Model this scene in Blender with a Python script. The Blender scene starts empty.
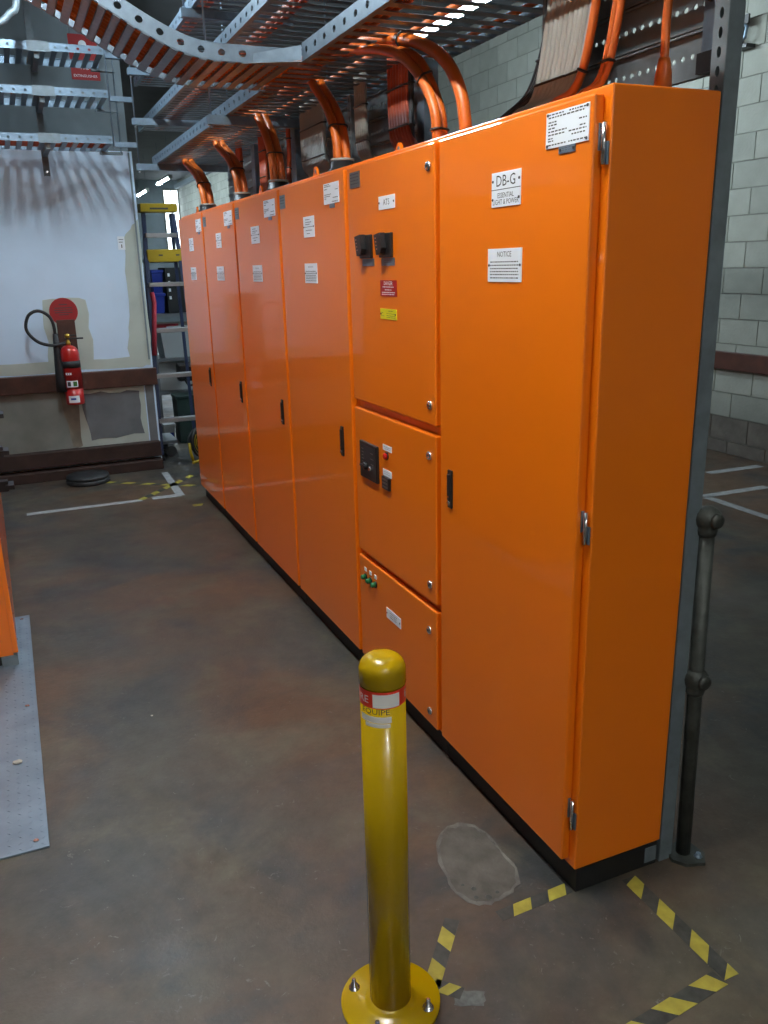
import bpy, bmesh, math, random
from mathutils import Vector, Matrix
random.seed(7)
S = bpy.context.scene
COL = S.collection

# ------------------------------------------------------------------ camera
F_PX, PITCH, YAW, ROLL, CAM_H = 837.71, 0.286916, 0.409230, -0.0238657, 1.6
cam = bpy.data.cameras.new('camera'); camo = bpy.data.objects.new('camera', cam); COL.objects.link(camo)
fw = Vector((math.sin(YAW)*math.cos(PITCH), math.cos(YAW)*math.cos(PITCH), -math.sin(PITCH)))
rt = Vector((math.cos(YAW), -math.sin(YAW), 0)); up = rt.cross(fw)
r2 = rt*math.cos(ROLL)+up*math.sin(ROLL); u2 = up*math.cos(ROLL)-rt*math.sin(ROLL)
camo.matrix_world = Matrix(((r2.x,u2.x,-fw.x,0),(r2.y,u2.y,-fw.y,0),(r2.z,u2.z,-fw.z,CAM_H),(0,0,0,1)))
cam.sensor_fit = 'VERTICAL'; cam.sensor_height = 24; cam.lens = 24*F_PX/1024; cam.clip_start = .05
S.camera = camo

# ------------------------------------------------------------------ world, flash, exposure
w = bpy.data.worlds.new('world'); S.world = w; w.use_nodes = True
w.node_tree.nodes['Background'].inputs[0].default_value = (.6,.75,1,1)
w.node_tree.nodes['Background'].inputs[1].default_value = .02
fl = bpy.data.lights.new('phone_flash','POINT'); fl.energy = 0.7; fl.shadow_soft_size = .006; fl.color = (1,.95,.85)
flo = bpy.data.objects.new('phone_flash', fl); COL.objects.link(flo); flo.location = (-.03,-.02,1.61)
S.view_settings.view_transform = 'Standard'; S.view_settings.look = 'None'
S.view_settings.gamma = 1; S.view_settings.use_curve_mapping = False
S.view_settings.exposure = 1.38
LAMP = 230.0          # radiance of the fluorescent tubes

# ------------------------------------------------------------------ materials
def mat(name, col, rough=.5, metal=0, coat=0, noise=0, nscale=8, bump=0, bscale=60, col2=None, emit=None, spec=None):
    m = bpy.data.materials.new(name); m.use_nodes = True
    nt = m.node_tree; b = nt.nodes['Principled BSDF']
    b.inputs['Base Color'].default_value = (*col,1); b.inputs['Roughness'].default_value = rough
    b.inputs['Metallic'].default_value = metal; b.inputs['Coat Weight'].default_value = coat
    b.inputs['Coat Roughness'].default_value = .05
    if spec is not None: b.inputs['Specular IOR Level'].default_value = spec
    if emit: b.inputs['Emission Color'].default_value = (*emit[0],1); b.inputs['Emission Strength'].default_value = emit[1]
    if noise or bump:
        tc = nt.nodes.new('ShaderNodeTexCoord')
    if noise:
        n = nt.nodes.new('ShaderNodeTexNoise'); n.inputs['Scale'].default_value = nscale; n.inputs['Detail'].default_value = 6
        nt.links.new(tc.outputs['Object'], n.inputs['Vector'])
        r = nt.nodes.new('ShaderNodeValToRGB'); r.color_ramp.elements[0].position = .3; r.color_ramp.elements[1].position = .7
        c2 = col2 or tuple(c*(1-noise) for c in col)
        r.color_ramp.elements[0].color = (*c2,1); r.color_ramp.elements[1].color = (*col,1)
        nt.links.new(n.outputs['Fac'], r.inputs['Fac']); nt.links.new(r.outputs['Color'], b.inputs['Base Color'])
    if bump:
        n2 = nt.nodes.new('ShaderNodeTexNoise'); n2.inputs['Scale'].default_value = bscale; n2.inputs['Detail'].default_value = 4
        nt.links.new(tc.outputs['Object'], n2.inputs['Vector'])
        bp = nt.nodes.new('ShaderNodeBump'); bp.inputs['Strength'].default_value = bump; bp.inputs['Distance'].default_value = .01
        nt.links.new(n2.outputs['Fac'], bp.inputs['Height']); nt.links.new(bp.outputs['Normal'], b.inputs['Normal'])
    return m

M = {}
M['orange'] = mat('orange_paint', (.86,.184,.0010), .42, coat=.58, bump=.03, bscale=220, spec=.4)
M['black'] = mat('black_plastic', (.012,.012,.013), .38)
M['plinth'] = mat('black_plinth', (.008,.008,.008), .6, noise=.4, nscale=20)
M['white_plate'] = mat('white_label', (.84,.89,.95), .45)
M['ink'] = mat('ink', (.05,.05,.055), .6)
M['grey_plate'] = mat('grey_label', (.16,.15,.15), .35, metal=.5)
M['red_plate'] = mat('red_label', (.42,.010,.012), .45)
M['yellow_plate'] = mat('yellow_label', (.80,.72,.01), .45)
M['chrome'] = mat('chrome', (.72,.72,.74), .22, metal=1)
M['galv'] = mat('galvanised_steel', (.21,.29,.37), .40, metal=.6, noise=.25, nscale=30)
M['galv_dull'] = mat('galvanised_strut', (.19,.235,.26), .5, metal=.25, noise=.25, nscale=25)
M['tray'] = mat('tray_steel', (.24,.29,.34), .38, metal=.8, noise=.2, nscale=40)
M['pipe'] = mat('weathered_pipe', (.085,.095,.085), .5, metal=.5, noise=.6, nscale=18, bump=.15, bscale=90)
M['cable'] = mat('orange_cable', (.55,.115,.010), .42)
M['cable_dark'] = mat('dark_orange_cable', (.40,.06,.012), .45)
M['cable_grey'] = mat('grey_cable', (.32,.33,.30), .5)
M['cable_black'] = mat('black_cable', (.014,.014,.015), .45)
M['yellow'] = mat('yellow_paint', (.44,.285,.0005), .25, coat=.25, noise=.06, nscale=12)
M['retro_red'] = mat('reflective_red', (.85,.05,.02), .3)
M['retro_white_glare'] = mat('reflective_white_glare', (.95,.95,.92), .25, coat=.6)  # white sticker print, also the glare painted on the bollard band
M['tape_y'] = mat('tape_yellow', (.40,.34,.045), .5, noise=.35, nscale=30)
M['tape_k'] = mat('tape_black', (.022,.023,.022), .5, noise=.6, nscale=40, col2=(.05,.05,.045))
M['line_w'] = mat('line_white', (.34,.355,.36), .6, noise=.35, nscale=22)
M['worn'] = mat('worn_tape', (.13,.14,.135), .7, noise=.5, nscale=60)
M['patch'] = mat('mortar_patch', (.110,.100,.084), .75, noise=.5, nscale=14, bump=.5, bscale=40)
M['patch_rim'] = mat('mortar_rim', (.165,.155,.14), .8, noise=.6, nscale=16, bump=.5, bscale=60)
M['checker'] = mat('checker_steel', (.24,.32,.40), .42, metal=.5, noise=.25, nscale=9)
M['wood'] = mat('stained_timber', (.080,.027,.016), .5, noise=.5, nscale=9, bump=.15)
M['wood_dark'] = mat('dark_timber', (.045,.020,.014), .6, noise=.5, nscale=9, bump=.15)
M['wall_paint'] = mat('wall_paint_white', (.63,.78,.95), .55, noise=.12, nscale=2.2, bump=.05, bscale=30)
M['cream'] = mat('wall_paint_cream', (.50,.55,.49), .6, noise=.12, nscale=5)
M['lower_paint'] = mat('wall_paint_soiled', (.25,.255,.225), .6, noise=.3, nscale=5)
M['grey_patch'] = mat('wall_grey_patch', (.17,.18,.19), .6, noise=.25, nscale=8)
M['brown_streak'] = mat('bare_board', (.27,.235,.18), .7, noise=.4, nscale=9)
M['concrete_wall'] = mat('upper_wall_concrete', (.20,.245,.27), .8, noise=.2, nscale=4)
M['block'] = mat('wall_block', (.285,.30,.262), .85, noise=.16, nscale=6, bump=.3, bscale=50)
M['block2'] = mat('wall_block_b', (.25,.265,.232), .85, noise=.16, nscale=6, bump=.3, bscale=50)
M['block_base'] = mat('wall_block_scuffed', (.15,.135,.115), .85, noise=.4, nscale=9, bump=.3, bscale=50)
M['mortar'] = mat('mortar', (.155,.16,.14), .9)
M['dark_wall'] = mat('dark_rendered_wall', (.11,.105,.10), .9, noise=.2, nscale=3)
M['ceiling'] = mat('ceiling_paint', (.17,.18,.19), .9, noise=.15, nscale=3)
M['render_wall'] = mat('rendered_wall', (.34,.33,.31), .85, noise=.2, nscale=3)
M['fire_red'] = mat('extinguisher_red', (.42,.012,.012), .28, coat=.4)
M['sign_red'] = mat('sign_red', (.33,.014,.016), .5)
M['brass'] = mat('brass', (.65,.42,.08), .3, metal=1)
M['rubber'] = mat('black_rubber', (.017,.018,.020), .55)
M['lamp_body'] = mat('lamp_housing', (.75,.77,.78), .5)
M['tube'] = mat('lit_tube_cool', (1,1,1), .5, emit=((.74,.90,1.0), LAMP*.70))
M['tube_warm'] = mat('lit_tube_warm', (1,1,1), .5, emit=((.93,.95,.93), LAMP*1.02))
M['blue_frp'] = mat('ladder_fibreglass', (.030,.045,.10), .45)
M['ladder_yellow'] = mat('ladder_yellow', (.44,.30,.008), .5)
M['alu'] = mat('aluminium', (.62,.64,.66), .35, metal=.9)
M['blue_bin'] = mat('blue_bin', (.014,.04,.30), .4)
M['dark_box'] = mat('dark_crate', (.018,.022,.025), .5)
M['green_box'] = mat('dark_green_case', (.010,.030,.026), .5)
M['grey_tub'] = mat('grey_tub', (.40,.44,.46), .5)
M['white_box'] = mat('white_box', (.42,.45,.46), .6)
M['red_cloth'] = mat('red_strap', (.42,.03,.05), .7)
M['green'] = mat('green_lens', (.01,.16,.05), .3)
M['red_lens'] = mat('red_lens', (.65,.02,.015), .2)
M['shelf'] = mat('shelf_steel', (.20,.22,.24), .5, metal=.5)
M['panel_glow'] = mat('added_glow_pane', (.8,.9,1), .5, emit=((.80,.92,1.0), 2.2))  # emission of the added glowing panel on the end wall
M['stone'] = mat('chip', (.5,.47,.40), .8)

def floor_mat():
    m = bpy.data.materials.new('stained_concrete'); m.use_nodes = True
    nt = m.node_tree; b = nt.nodes['Principled BSDF']; L = nt.links.new
    tc = nt.nodes.new('ShaderNodeTexCoord')
    def noise(scale, det=8, rough=.6, off=0, dist=0):
        mp = nt.nodes.new('ShaderNodeMapping'); mp.inputs['Location'].default_value = (off,off*.7,0)
        L(tc.outputs['Object'], mp.inputs['Vector'])
        n = nt.nodes.new('ShaderNodeTexNoise'); n.inputs['Scale'].default_value = scale; n.inputs['Detail'].default_value = det
        n.inputs['Roughness'].default_value = rough; n.inputs['Distortion'].default_value = dist
        L(mp.outputs['Vector'], n.inputs['Vector']); return n
    def ramp(n, a, c, ca=(0,0,0,1), cc=(1,1,1,1)):
        r = nt.nodes.new('ShaderNodeValToRGB'); r.color_ramp.elements[0].position = a; r.color_ramp.elements[1].position = c
        r.color_ramp.elements[0].color = ca; r.color_ramp.elements[1].color = cc
        L(n.outputs['Fac'], r.inputs['Fac']); return r
    def mix(fac, a, c, mode='MIX'):
        x = nt.nodes.new('ShaderNodeMix'); x.data_type = 'RGBA'; x.blend_type = mode
        if isinstance(fac,float): x.inputs[0].default_value = fac
        else: L(fac, x.inputs[0])
        for s,i in ((a,6),(c,7)):
            if isinstance(s,tuple): x.inputs[i].default_value = (*s,1)
            else: L(s, x.inputs[i])
        return x.outputs[2]
    r = ramp(noise(14,8,.7,2.2),.3,.75,(.70,.70,.70,1),(1.22,1.22,1.22,1))
    base = mix(ramp(noise(.8,6,.55,1.3,.6),.40,.60).outputs['Color'], (.062,.056,.044), (.096,.055,.031))
    base = mix(ramp(noise(1.5,7,.62,5.1,.8),.48,.64).outputs['Color'], base, (.034,.036,.037))
    base = mix(ramp(noise(2.9,8,.65,9.4,.5),.52,.70).outputs['Color'], base, (.094,.081,.054))
    base = mix(1.0, base, r.outputs['Color'], 'MULTIPLY')
    base = mix(ramp(noise(30,5,.75,4.4,1.5),.63,.71).outputs['Color'], base, (.14,.132,.115))
    L(base, b.inputs['Base Color'])
    rr = ramp(noise(2.6,6,.6,7.7),.3,.7,(.34,.34,.34,1),(.62,.62,.62,1)); L(rr.outputs['Color'], b.inputs['Roughness'])
    bp = nt.nodes.new('ShaderNodeBump'); bp.inputs['Strength'].default_value = .12; bp.inputs['Distance'].default_value = .01
    L(noise(70,5).outputs['Fac'], bp.inputs['Height']); L(bp.outputs['Normal'], b.inputs['Normal'])
    return m
M['floor'] = floor_mat()

# ------------------------------------------------------------------ mesh builder
_txt = {}
def text_mesh(body, size):
    k = (body,size)
    if k not in _txt:
        cu = bpy.data.curves.new('t','FONT'); cu.body = body; cu.size = size; cu.align_x = 'CENTER'; cu.align_y = 'CENTER'
        cu.resolution_u = 2
        o = bpy.data.objects.new('t', cu); COL.objects.link(o)
        dg = bpy.context.evaluated_depsgraph_get()
        me = bpy.data.meshes.new_from_object(o.evaluated_get(dg))
        _txt[k] = ([v.co.copy() for v in me.vertices], [list(p.vertices) for p in me.polygons])
        bpy.data.objects.remove(o); bpy.data.curves.remove(cu); bpy.data.meshes.remove(me)
    return _txt[k]

class MB:
    def __init__(s, *mats): s.v=[]; s.f=[]; s.m=[]; s.sm=[]; s.mats=list(mats); s.cur=0; s.smooth=False
    def use(s, m, smooth=None):
        if m not in s.mats: s.mats.append(m)
        s.cur = s.mats.index(m)
        if smooth is not None: s.smooth = smooth
        return s
    def face(s, idx): s.f.append(idx); s.m.append(s.cur); s.sm.append(s.smooth)
    def add(s, verts, faces):
        o=len(s.v); s.v += [Vector(x) for x in verts]
        for f in faces: s.face([i+o for i in f])
        return s
    def box(s, x0,x1,y0,y1,z0,z1, b=0):
        if x0>x1:x0,x1=x1,x0
        if y0>y1:y0,y1=y1,y0
        if z0>z1:z0,z1=z1,z0
        if b<=0:
            vs=[(x,y,z) for x in (x0,x1) for y in (y0,y1) for z in (z0,z1)]
            return s.add(vs,[(0,1,3,2),(4,6,7,5),(0,4,5,1),(2,3,7,6),(0,2,6,4),(1,5,7,3)])
        b=min(b,(x1-x0)*.49,(y1-y0)*.49,(z1-z0)*.49)
        bm=bmesh.new(); bmesh.ops.create_cube(bm,size=1)
        for v in bm.verts: v.co=Vector(((x0+x1)/2+v.co.x*(x1-x0),(y0+y1)/2+v.co.y*(y1-y0),(z0+z1)/2+v.co.z*(z1-z0)))
        bmesh.ops.bevel(bm,geom=bm.edges[:],offset=b,segments=2,affect='EDGES',profile=.5)
        return s.frombm(bm)
    def frombm(s,bm):
        bm.verts.index_update(); o=len(s.v); s.v += [v.co.copy() for v in bm.verts]
        for f in bm.faces: s.face([v.index+o for v in f.verts])
        bm.free(); return s
    def tube(s, pts, r, n=10, caps=True, closed=False, rs=None):
        pts=[Vector(p) for p in pts]; N=len(pts); o=len(s.v); pn=None
        for i,p in enumerate(pts):
            if closed: t=pts[(i+1)%N]-pts[i-1]
            else: t=pts[min(i+1,N-1)]-pts[max(i-1,0)]
            t.normalize()
            if pn is None:
                a=Vector((0,0,1)) if abs(t.z)<.9 else Vector((1,0,0)); pn=(a-t*a.dot(t)).normalized()
            else: pn=(pn-t*pn.dot(t)).normalized()
            q=t.cross(pn); rr=rs[i] if rs else r
            for k in range(n):
                a=2*math.pi*k/n; s.v.append(p+pn*math.cos(a)*rr+q*math.sin(a)*rr)
        sm=s.smooth; s.smooth=True
        for i in range(N if closed else N-1):
            j=(i+1)%N
            for k in range(n):
                l=(k+1)%n; s.face([o+i*n+k,o+i*n+l,o+j*n+l,o+j*n+k])
        s.smooth=sm
        if caps and not closed:
            s.face([o+k for k in reversed(range(n))]); s.face([o+(N-1)*n+k for k in range(n)])
        return s
    def lathe(s, c, prof, n=24, axis='Z', smooth=True):
        c=Vector(c); o=len(s.v)
        for r,h in prof:
            for k in range(n):
                a=2*math.pi*k/n; x,y=r*math.cos(a),r*math.sin(a)
                s.v.append(c+(Vector((x,y,h)) if axis=='Z' else Vector((-h,-x,y)) if axis=='-X' else Vector((x,-h,y)) if axis=='-Y' else Vector((h,x,y))))
        sm=s.smooth; s.smooth=smooth
        for i in range(len(prof)-1):
            for k in range(n):
                l=(k+1)%n; s.face([o+i*n+k,o+i*n+l,o+(i+1)*n+l,o+(i+1)*n+k])
        s.smooth=False
        if prof[0][0]>1e-6: s.face([o+k for k in reversed(range(n))])
        if prof[-1][0]>1e-6: s.face([o+(len(prof)-1)*n+k for k in range(n)])
        s.smooth=sm; return s
    def prism(s, pts, d):
        """closed polygon pts (3D) extruded by vector d"""
        n=len(pts); o=len(s.v); d=Vector(d)
        s.v += [Vector(p) for p in pts]+[Vector(p)+d for p in pts]
        s.face([o+i for i in reversed(range(n))]); s.face([o+n+i for i in range(n)])
        for i in range(n):
            j=(i+1)%n; s.face([o+i,o+j,o+n+j,o+n+i])
        return s
    def text(s, body, size, fn, squash=1):
        vs,fs=text_mesh(body,size); o=len(s.v)
        s.v += [Vector(fn(v.x*squash,v.y)) for v in vs]
        for f in fs: s.face([i+o for i in f])
        return s
    def mesh(s, name, origin=(0,0,0)):
        me=bpy.data.meshes.new(name); og=Vector(origin)
        me.from_pydata([tuple(v-og) for v in s.v],[],s.f)
        for m in s.mats: me.materials.append(M[m])
        me.polygons.foreach_set('material_index',s.m); me.polygons.foreach_set('use_smooth',s.sm)
        bm=bmesh.new(); bm.from_mesh(me); bmesh.ops.recalc_face_normals(bm,faces=bm.faces); bm.to_mesh(me); bm.free()
        me.update(); return me
    def build(s, name, parent=None, label=None):
        base=BASE.get(parent.name,Vector((0,0,0))) if parent else None
        if parent is None:
            xs=[v.x for v in s.v]; ys=[v.y for v in s.v]; zs=[v.z for v in s.v]
            base=Vector(((min(xs)+max(xs))/2,(min(ys)+max(ys))/2,min(zs)))
        o=bpy.data.objects.new(name,s.mesh(name,base)); COL.objects.link(o)
        if parent: o.parent=parent
        else: o.location=base
        BASE[o.name]=base
        if label: o['label']=label
        return o
BASE={}
def empty(name, loc):
    o=bpy.data.objects.new(name,None); COL.objects.link(o); o.location=loc; o.empty_display_size=.1; BASE[o.name]=Vector(loc); return o
def tag(o,label,cat,group=None):
    o['label']=label; o['category']=cat
    if group: o['group']=group
    return o
def struct(o): o['kind']='structure'; return o
def inst(me,name,parent,loc,rot=(0,0,0)):
    o=bpy.data.objects.new(name,me); COL.objects.link(o); o.parent=parent
    o.location=Vector(loc)-BASE[parent.name]; o.rotation_euler=rot; return o
def spline(pts, n=6):
    P=[Vector(p) for p in pts]; P=[P[0]*2-P[1]]+P+[P[-1]*2-P[-2]]; out=[]
    for i in range(1,len(P)-2):
        for k in range(n):
            t=k/n; a,b,c,d=P[i-1],P[i],P[i+1],P[i+2]
            out.append(.5*((2*b)+(c-a)*t+(2*a-5*b+4*c-d)*t*t+(3*b-a-3*c+d)*t**3))
    out.append(P[-2]); return out

# ================================================================== STRUCTURE
XW=5.425; YE=28.0; ZC=4.25
struct(MB('floor').box(-3.2,XW+.3,-3.4,YE+.3,-.12,0).build('floor'))
struct(MB('ceiling').box(-3.2,XW+.3,-3.4,YE+.3,ZC,ZC+.15).build('ceiling'))
struct(MB('dark_wall').box(-3.2,-3.0,-3.4,YE+.3,0,ZC).build('wall_left'))
struct(MB('render_wall').box(-3.0,XW,-3.4,-3.2,0,ZC).build('wall_back'))
we=struct(MB('concrete_wall').box(-3.0,XW,YE,YE+.2,0,ZC).build('wall_end'))
d=struct(MB('mortar').box(4.93,5.41,YE-.06,YE,1.9,4.0).use('panel_glow').box(4.97,5.16,YE-.065,YE-.06,1.95,3.95).box(5.19,5.38,YE-.065,YE-.06,1.95,3.95).build('glow_panel_1'))  # panel with glowing panes, added to brighten the far end

# right hand block wall: backing + single blocks
wr=struct(MB('mortar').box(XW,XW+.25,-3.2,YE,0,ZC).build('wall_right'))
def blockmesh(name,z0,z1,m,ln=.391):
    return MB(m).box(-.007,.02,-ln/2,ln/2,0,z1-z0-.009).mesh(name)
BM={}
far=MB('block','block2','block_base')
rows=[(0,.11)]+[(.11+.2*k,.31+.2*k) for k in range(20)]
nb=0
for r,(z0,z1) in enumerate(rows):
    z1=min(z1,ZC-.005); m0='block_base' if z1<.36 else None
    off=.19 if r%2==0 else -.01
    y=-3.0+off
    while y<YE-.5:
        yc=y+.2; m=m0 or random.choice(('block','block','block2'))
        near=(4.55<yc<5.75) or (5.75<=yc<11.9 and z0>2.05)
        if near:
            k=(m,round(z1-z0,3))
            if k not in BM: BM[k]=blockmesh('block',z0,z1,m)
            inst(BM[k],'block',wr,(XW+random.uniform(-.0015,.0015),yc,z0+.0045)); nb+=1
        else:
            far.use(m).box(XW-.007,XW+.02,yc-.1955,yc+.1955,z0+.0045,z1-.0045)
        y+=.4
o=far.build('block_field',wr); o['kind']='stuff'
# timber guard rail on the block wall
struct(MB('wood').box(XW-.05,XW-.007,3.2,12,.705,.848,.006).build('trim_1'))
struct(MB('galv_dull').box(XW-.12,XW-.008,11,YE,4.0,4.12).build('trim_2'))
pb=empty('wall_pipe_clip',(XW-.05,5.36,3.0))
MB('black').box(XW-.10,XW-.008,5.40,5.415,3.12,3.32).box(XW-.10,XW-.085,5.28,5.415,3.26,3.32).box(XW-.10,XW-.008,5.28,5.415,3.10,3.125).build('bracket',pb)
MB('galv').tube([(XW-.09,5.34,3.27),(XW-.09,5.30,3.24),(XW-.09,5.31,3.17),(XW-.09,5.36,3.14)],.012,8).build('hook',pb)
MB('galv').box(XW-.03,XW-.008,5.42,5.445,2.90,3.10).build('strap',pb)
tag(pb,'small black clip bracket with steel strap on the block wall','bracket')

# far partition wall
YF=7.15; XE=1.055
wf=struct(MB('wall_paint').box(-3.0,XE,YF,YF+.13,0,2.48).build('wall_far'))
def onfar(name,m,poly,t=.0015):
    return MB(m).prism([(x,YF-t,z) for x,z in poly],(0,t+.001,0)).build(name,wf)
def wob(poly,a=.012,n=5):
    out=[]
    for i in range(len(poly)):
        p,q=poly[i],poly[(i+1)%len(poly)]
        for k in range(n):
            t=k/n; out.append((p[0]+(q[0]-p[0])*t+random.uniform(-a,a),p[1]+(q[1]-p[1])*t+random.uniform(-a,a)))
    return out
onfar('paint_patch','cream',wob([(.27,.86),(.60,.86),(.60,1.40),(.27,1.40)],.012))
onfar('paint_patch','cream',wob([(.86,.845),(1.05,.845),(1.05,2.0),(.93,1.85),(.90,1.25)],.014),.0020)
onfar('paint_patch','cream',wob([(-.25,.845),(.95,.845),(.95,.93),(-.25,.93)],.01),.0012)
onfar('lower_board','lower_paint',[(-2.9,.22),(.40,.22),(.40,.71),(-2.9,.71)],.004)
onfar('bare_strip','brown_streak',wob([(.36,.235),(.43,.235),(.45,.62),(.31,.70)],.006),.006)
onfar('lower_board','cream',[(.40,.22),(.965,.22),(.965,.71),(.40,.71)],.004)
onfar('repair_patch','grey_patch',wob([(.50,.27),(.925,.30),(.915,.655),(.47,.66)],.012,6),.0055)
onfar('end_stud','grey_patch',[(.975,.22),(1.04,.22),(1.04,.71),(.975,.71)],.003)
MB('white_plate').box(.88,.935,YF-.003,YF,1.76,1.86).use('ink').box(.89,.925,YF-.0035,YF-.003,1.835,1.84).box(.89,.92,YF-.0035,YF-.003,1.815,1.82).box(.905,.912,YF-.0035,YF-.003,1.775,1.80).build('notice_card',wf)
MB('concrete_wall').box(XE-.03,XE-.018,YF-.01,YF,.9,2.47).build('corner_strip',wf)
struct(MB('wood').box(-2.9,1.075,YF-.05,YF-.002,.695,.832,.006).build('trim_3'))
struct(MB('wood_dark').box(-2.9,1.045,YF-.085,YF-.002,.105,.228,.006).build('trim_4'))
struct(MB('wood_dark').box(-2.9,1.045,YF-.12,YF-.002,0,.082,.006).build('trim_5'))
struct(MB('concrete_wall').box(-3.0,1.12,7.75,7.9,0,ZC).build('wall_far_upper'))
struct(MB('ceiling').box(-3.0,1.05,YF+.02,7.75,2.36,2.40).build('trim_6'))

# ================================================================== SWITCHBOARD CABINETS
XB=1.1656; DEP=.2826; HB=1.937; ZP=.07; XD=1.140
YB=[1.49,2.205,2.895,3.69,4.465,5.23,5.98]
def FP(u,v): raise NotImplementedError
def plane(yc,zc,d):      # map flat text coordinates onto a cabinet front
    return lambda x,y:(XD-d,yc-x,zc+y)
def label_plate(parent,name,ya,yb,za,zb,m='white_plate',lines=(),texts=(),screws=True,div=None,inkm='ink',label=None):
    """ya<yb ; plate on the door face; lines = list of (rel z, rel y0, rel y1) printed rules, texts = (string, rel y, rel z, size, squash)"""
    b=MB(m); t=.002
    b.box(XD-t,XD+.0005,ya,yb,za,zb)
    W,H=yb-ya,zb-za; b.use(inkm)
    for rz,r0,r1 in lines:
        z=za+H*rz; h=min(.0013,H*.024)
        y=yb-W*r0
        while y>yb-W*r1+.002:         # broken strokes: print too small to read
            ln=random.uniform(.004,.011); b.box(XD-t-.0004,XD-t,max(y-ln,yb-W*r1),y,z-h,z+h); y-=ln+.0035
    for tx,ry,rz,sz,sq in texts:
        b.text(tx,sz,plane(yb-W*ry,za+H*rz,t+.0005),sq)
    if div is not None: b.box(XD-t-.0004,XD-t,ya,yb,za+H*div-.0008,za+H*div+.0008)
    if screws:
        for yy in (ya+.006,yb-.006):
            for zz in screws if isinstance(screws,tuple) else (za+H*.5,):
                b.lathe((XD-t,yy,zz),[(.0035,0),(.003,.0015)],8,'-X')
    return b.build(name,parent,label)
def handle(parent,yc,z0,z1):
    h=MB('black').box(XD-.006,XD+.001,yc-.013,yc+.013,z0,z1,.003)
    h.box(XD-.011,XD-.004,yc-.008,yc+.008,z0+.025,z1-.012,.003)
    h.use('chrome').lathe((XD-.006,yc,z0+.018),[(.008,0),(.008,.003),(.005,.006)],12,'-X')
    h.box(XD-.012,XD-.010,yc-.005,yc+.005,z0+.034,z0+.040)
    h.build('handle',parent,'black swing handle with chrome lock')
def lock(parent,yc,zc):
    MB('chrome').lathe((XD,yc,zc),[(.014,-.001),(.014,.003),(.011,.007),(.006,.008)],16,'-X').use('black').lathe((XD-.0075,yc,zc),[(.005,0),(.004,.0012)],10,'-X').build('quarter_turn_lock',parent)
def hinge(parent,ye,z0,z1):
    b=MB('chrome').tube([(XB-.008,ye-.012,z0),(XB-.008,ye-.012,z1)],.0055,10)
    b.use('galv').box(XB-.004,XB-.001,ye-.022,ye-.012,z0,z0+(z1-z0)*.55).box(XD+.012,XD+.02,ye-.003,ye-.001,z0+(z1-z0)*.35,z1)
    b.build('hinge',parent)
def cabinet(i,label,zdoors):
    ya,yb=YB[i],YB[i+1]; c=empty('switchboard_cabinet',(XB+DEP/2,(ya+yb)/2,0))
    g=.0015
    b=MB('orange')
    b.box(XB,XB+DEP,ya+g,yb-g,ZP,HB,.004)
    b.build('body',c)
    MB('plinth').box(XB+.006,XB+DEP-.01,ya+.002,yb-.002,0,ZP-.0005).use('galv_dull').box(XB+DEP-.05,XB+DEP-.012,ya,ya+.003,.012,ZP-.012).build('plinth',c)
    doors=[]
    for (z0,z1) in zdoors:
        yr=ya+(.026 if i==0 else .018); yl=yb-.012
        doors.append(MB('orange').box(XD,XB-.0008,yr,yl,z0,z1,.0045).build('door',c))
    tag(c,label,'cabinet','orange switchboard cabinets in a row')
    # door seal shadow strip
    return c,doors
def lug(c,x,y,along='y'):
    pts=[]
    for k in range(9):
        a=math.pi*k/8; pts.append((.02*math.cos(a),.022+.02*math.sin(a)))
    pts=[(.035,0),(.02,.022)]+pts[1:-1]+[(-.02,.022),(-.035,0)]
    b=MB('orange').prism([(x-.004,y+p,HB-.001+q) for p,q in pts],(.008,0,0))
    b.use('galv').lathe((x-.004,y,HB+.022),[(.008,0),(.008,.0008)],12,'-X')
    b.build('lifting_lug',c)
def gland(c,x,y,r=.045,h=.045):
    MB('black').lathe((x,y,HB-.001),[(r*1.15,0),(r*1.15,h*.35),(r,h*.4),(r*.95,h)],16).use('cable_grey').lathe((x,y,HB-.001+h*.98),[(r*.97,0),(r*.97,.008),(r*.8,.010)],16).build('cable_gland',c)

full=[(.092,1.921)]
TB=((.93,.06,.42),(.93,.55,.95),(.85,.06,.48),(.85,.5,.9),(.72,.06,.25),(.64,.06,.28),(.64,.78,.95),(.55,.06,.24),(.46,.06,.5),(.46,.8,.95),(.37,.06,.45),(.37,.55,.95),(.27,.06,.2),(.20,.06,.22),(.27,.62,.95),(.09,.06,.5),(.09,.55,.95))
NT=tuple((z,.08,.92) for z in (.60,.50,.40,.31,.22,.12))

# --- DB-G (nearest)
c,ds=cabinet(0,'nearest orange switchboard cabinet, the one with its dark side face showing',full); d=ds[0]
bz=label_plate(d,'data_plate',1.529,1.681,1.835,1.907,lines=TB,screws=(1.840,1.902))
label_plate(d,'data_tag',1.573,1.632,1.820,1.8345,m='galv',lines=((.7,.2,.8),(.4,.2,.8)))
label_plate(d,'nameplate',1.779,1.909,1.729,1.808,texts=(('DB-G',.5,.73,.036,1.05),('ESSENTIAL',.5,.32,.0165,.95),('LIGHT & POWER',.5,.13,.0165,.95)),div=.50,screws=(1.746,1.788),label='white DB-G nameplate')
label_plate(d,'notice_plate',1.768,1.923,1.5525,1.632,texts=(('NOTICE',.5,.82,.018,1.0),),lines=NT,label='white NOTICE plate')
handle(d,2.125,.898,1.015)
for z0,z1 in ((1.786,1.866),(.967,1.045),(.192,.278)): hinge(c,YB[0]+.026,z0,z1)
CAB0=c
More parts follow.
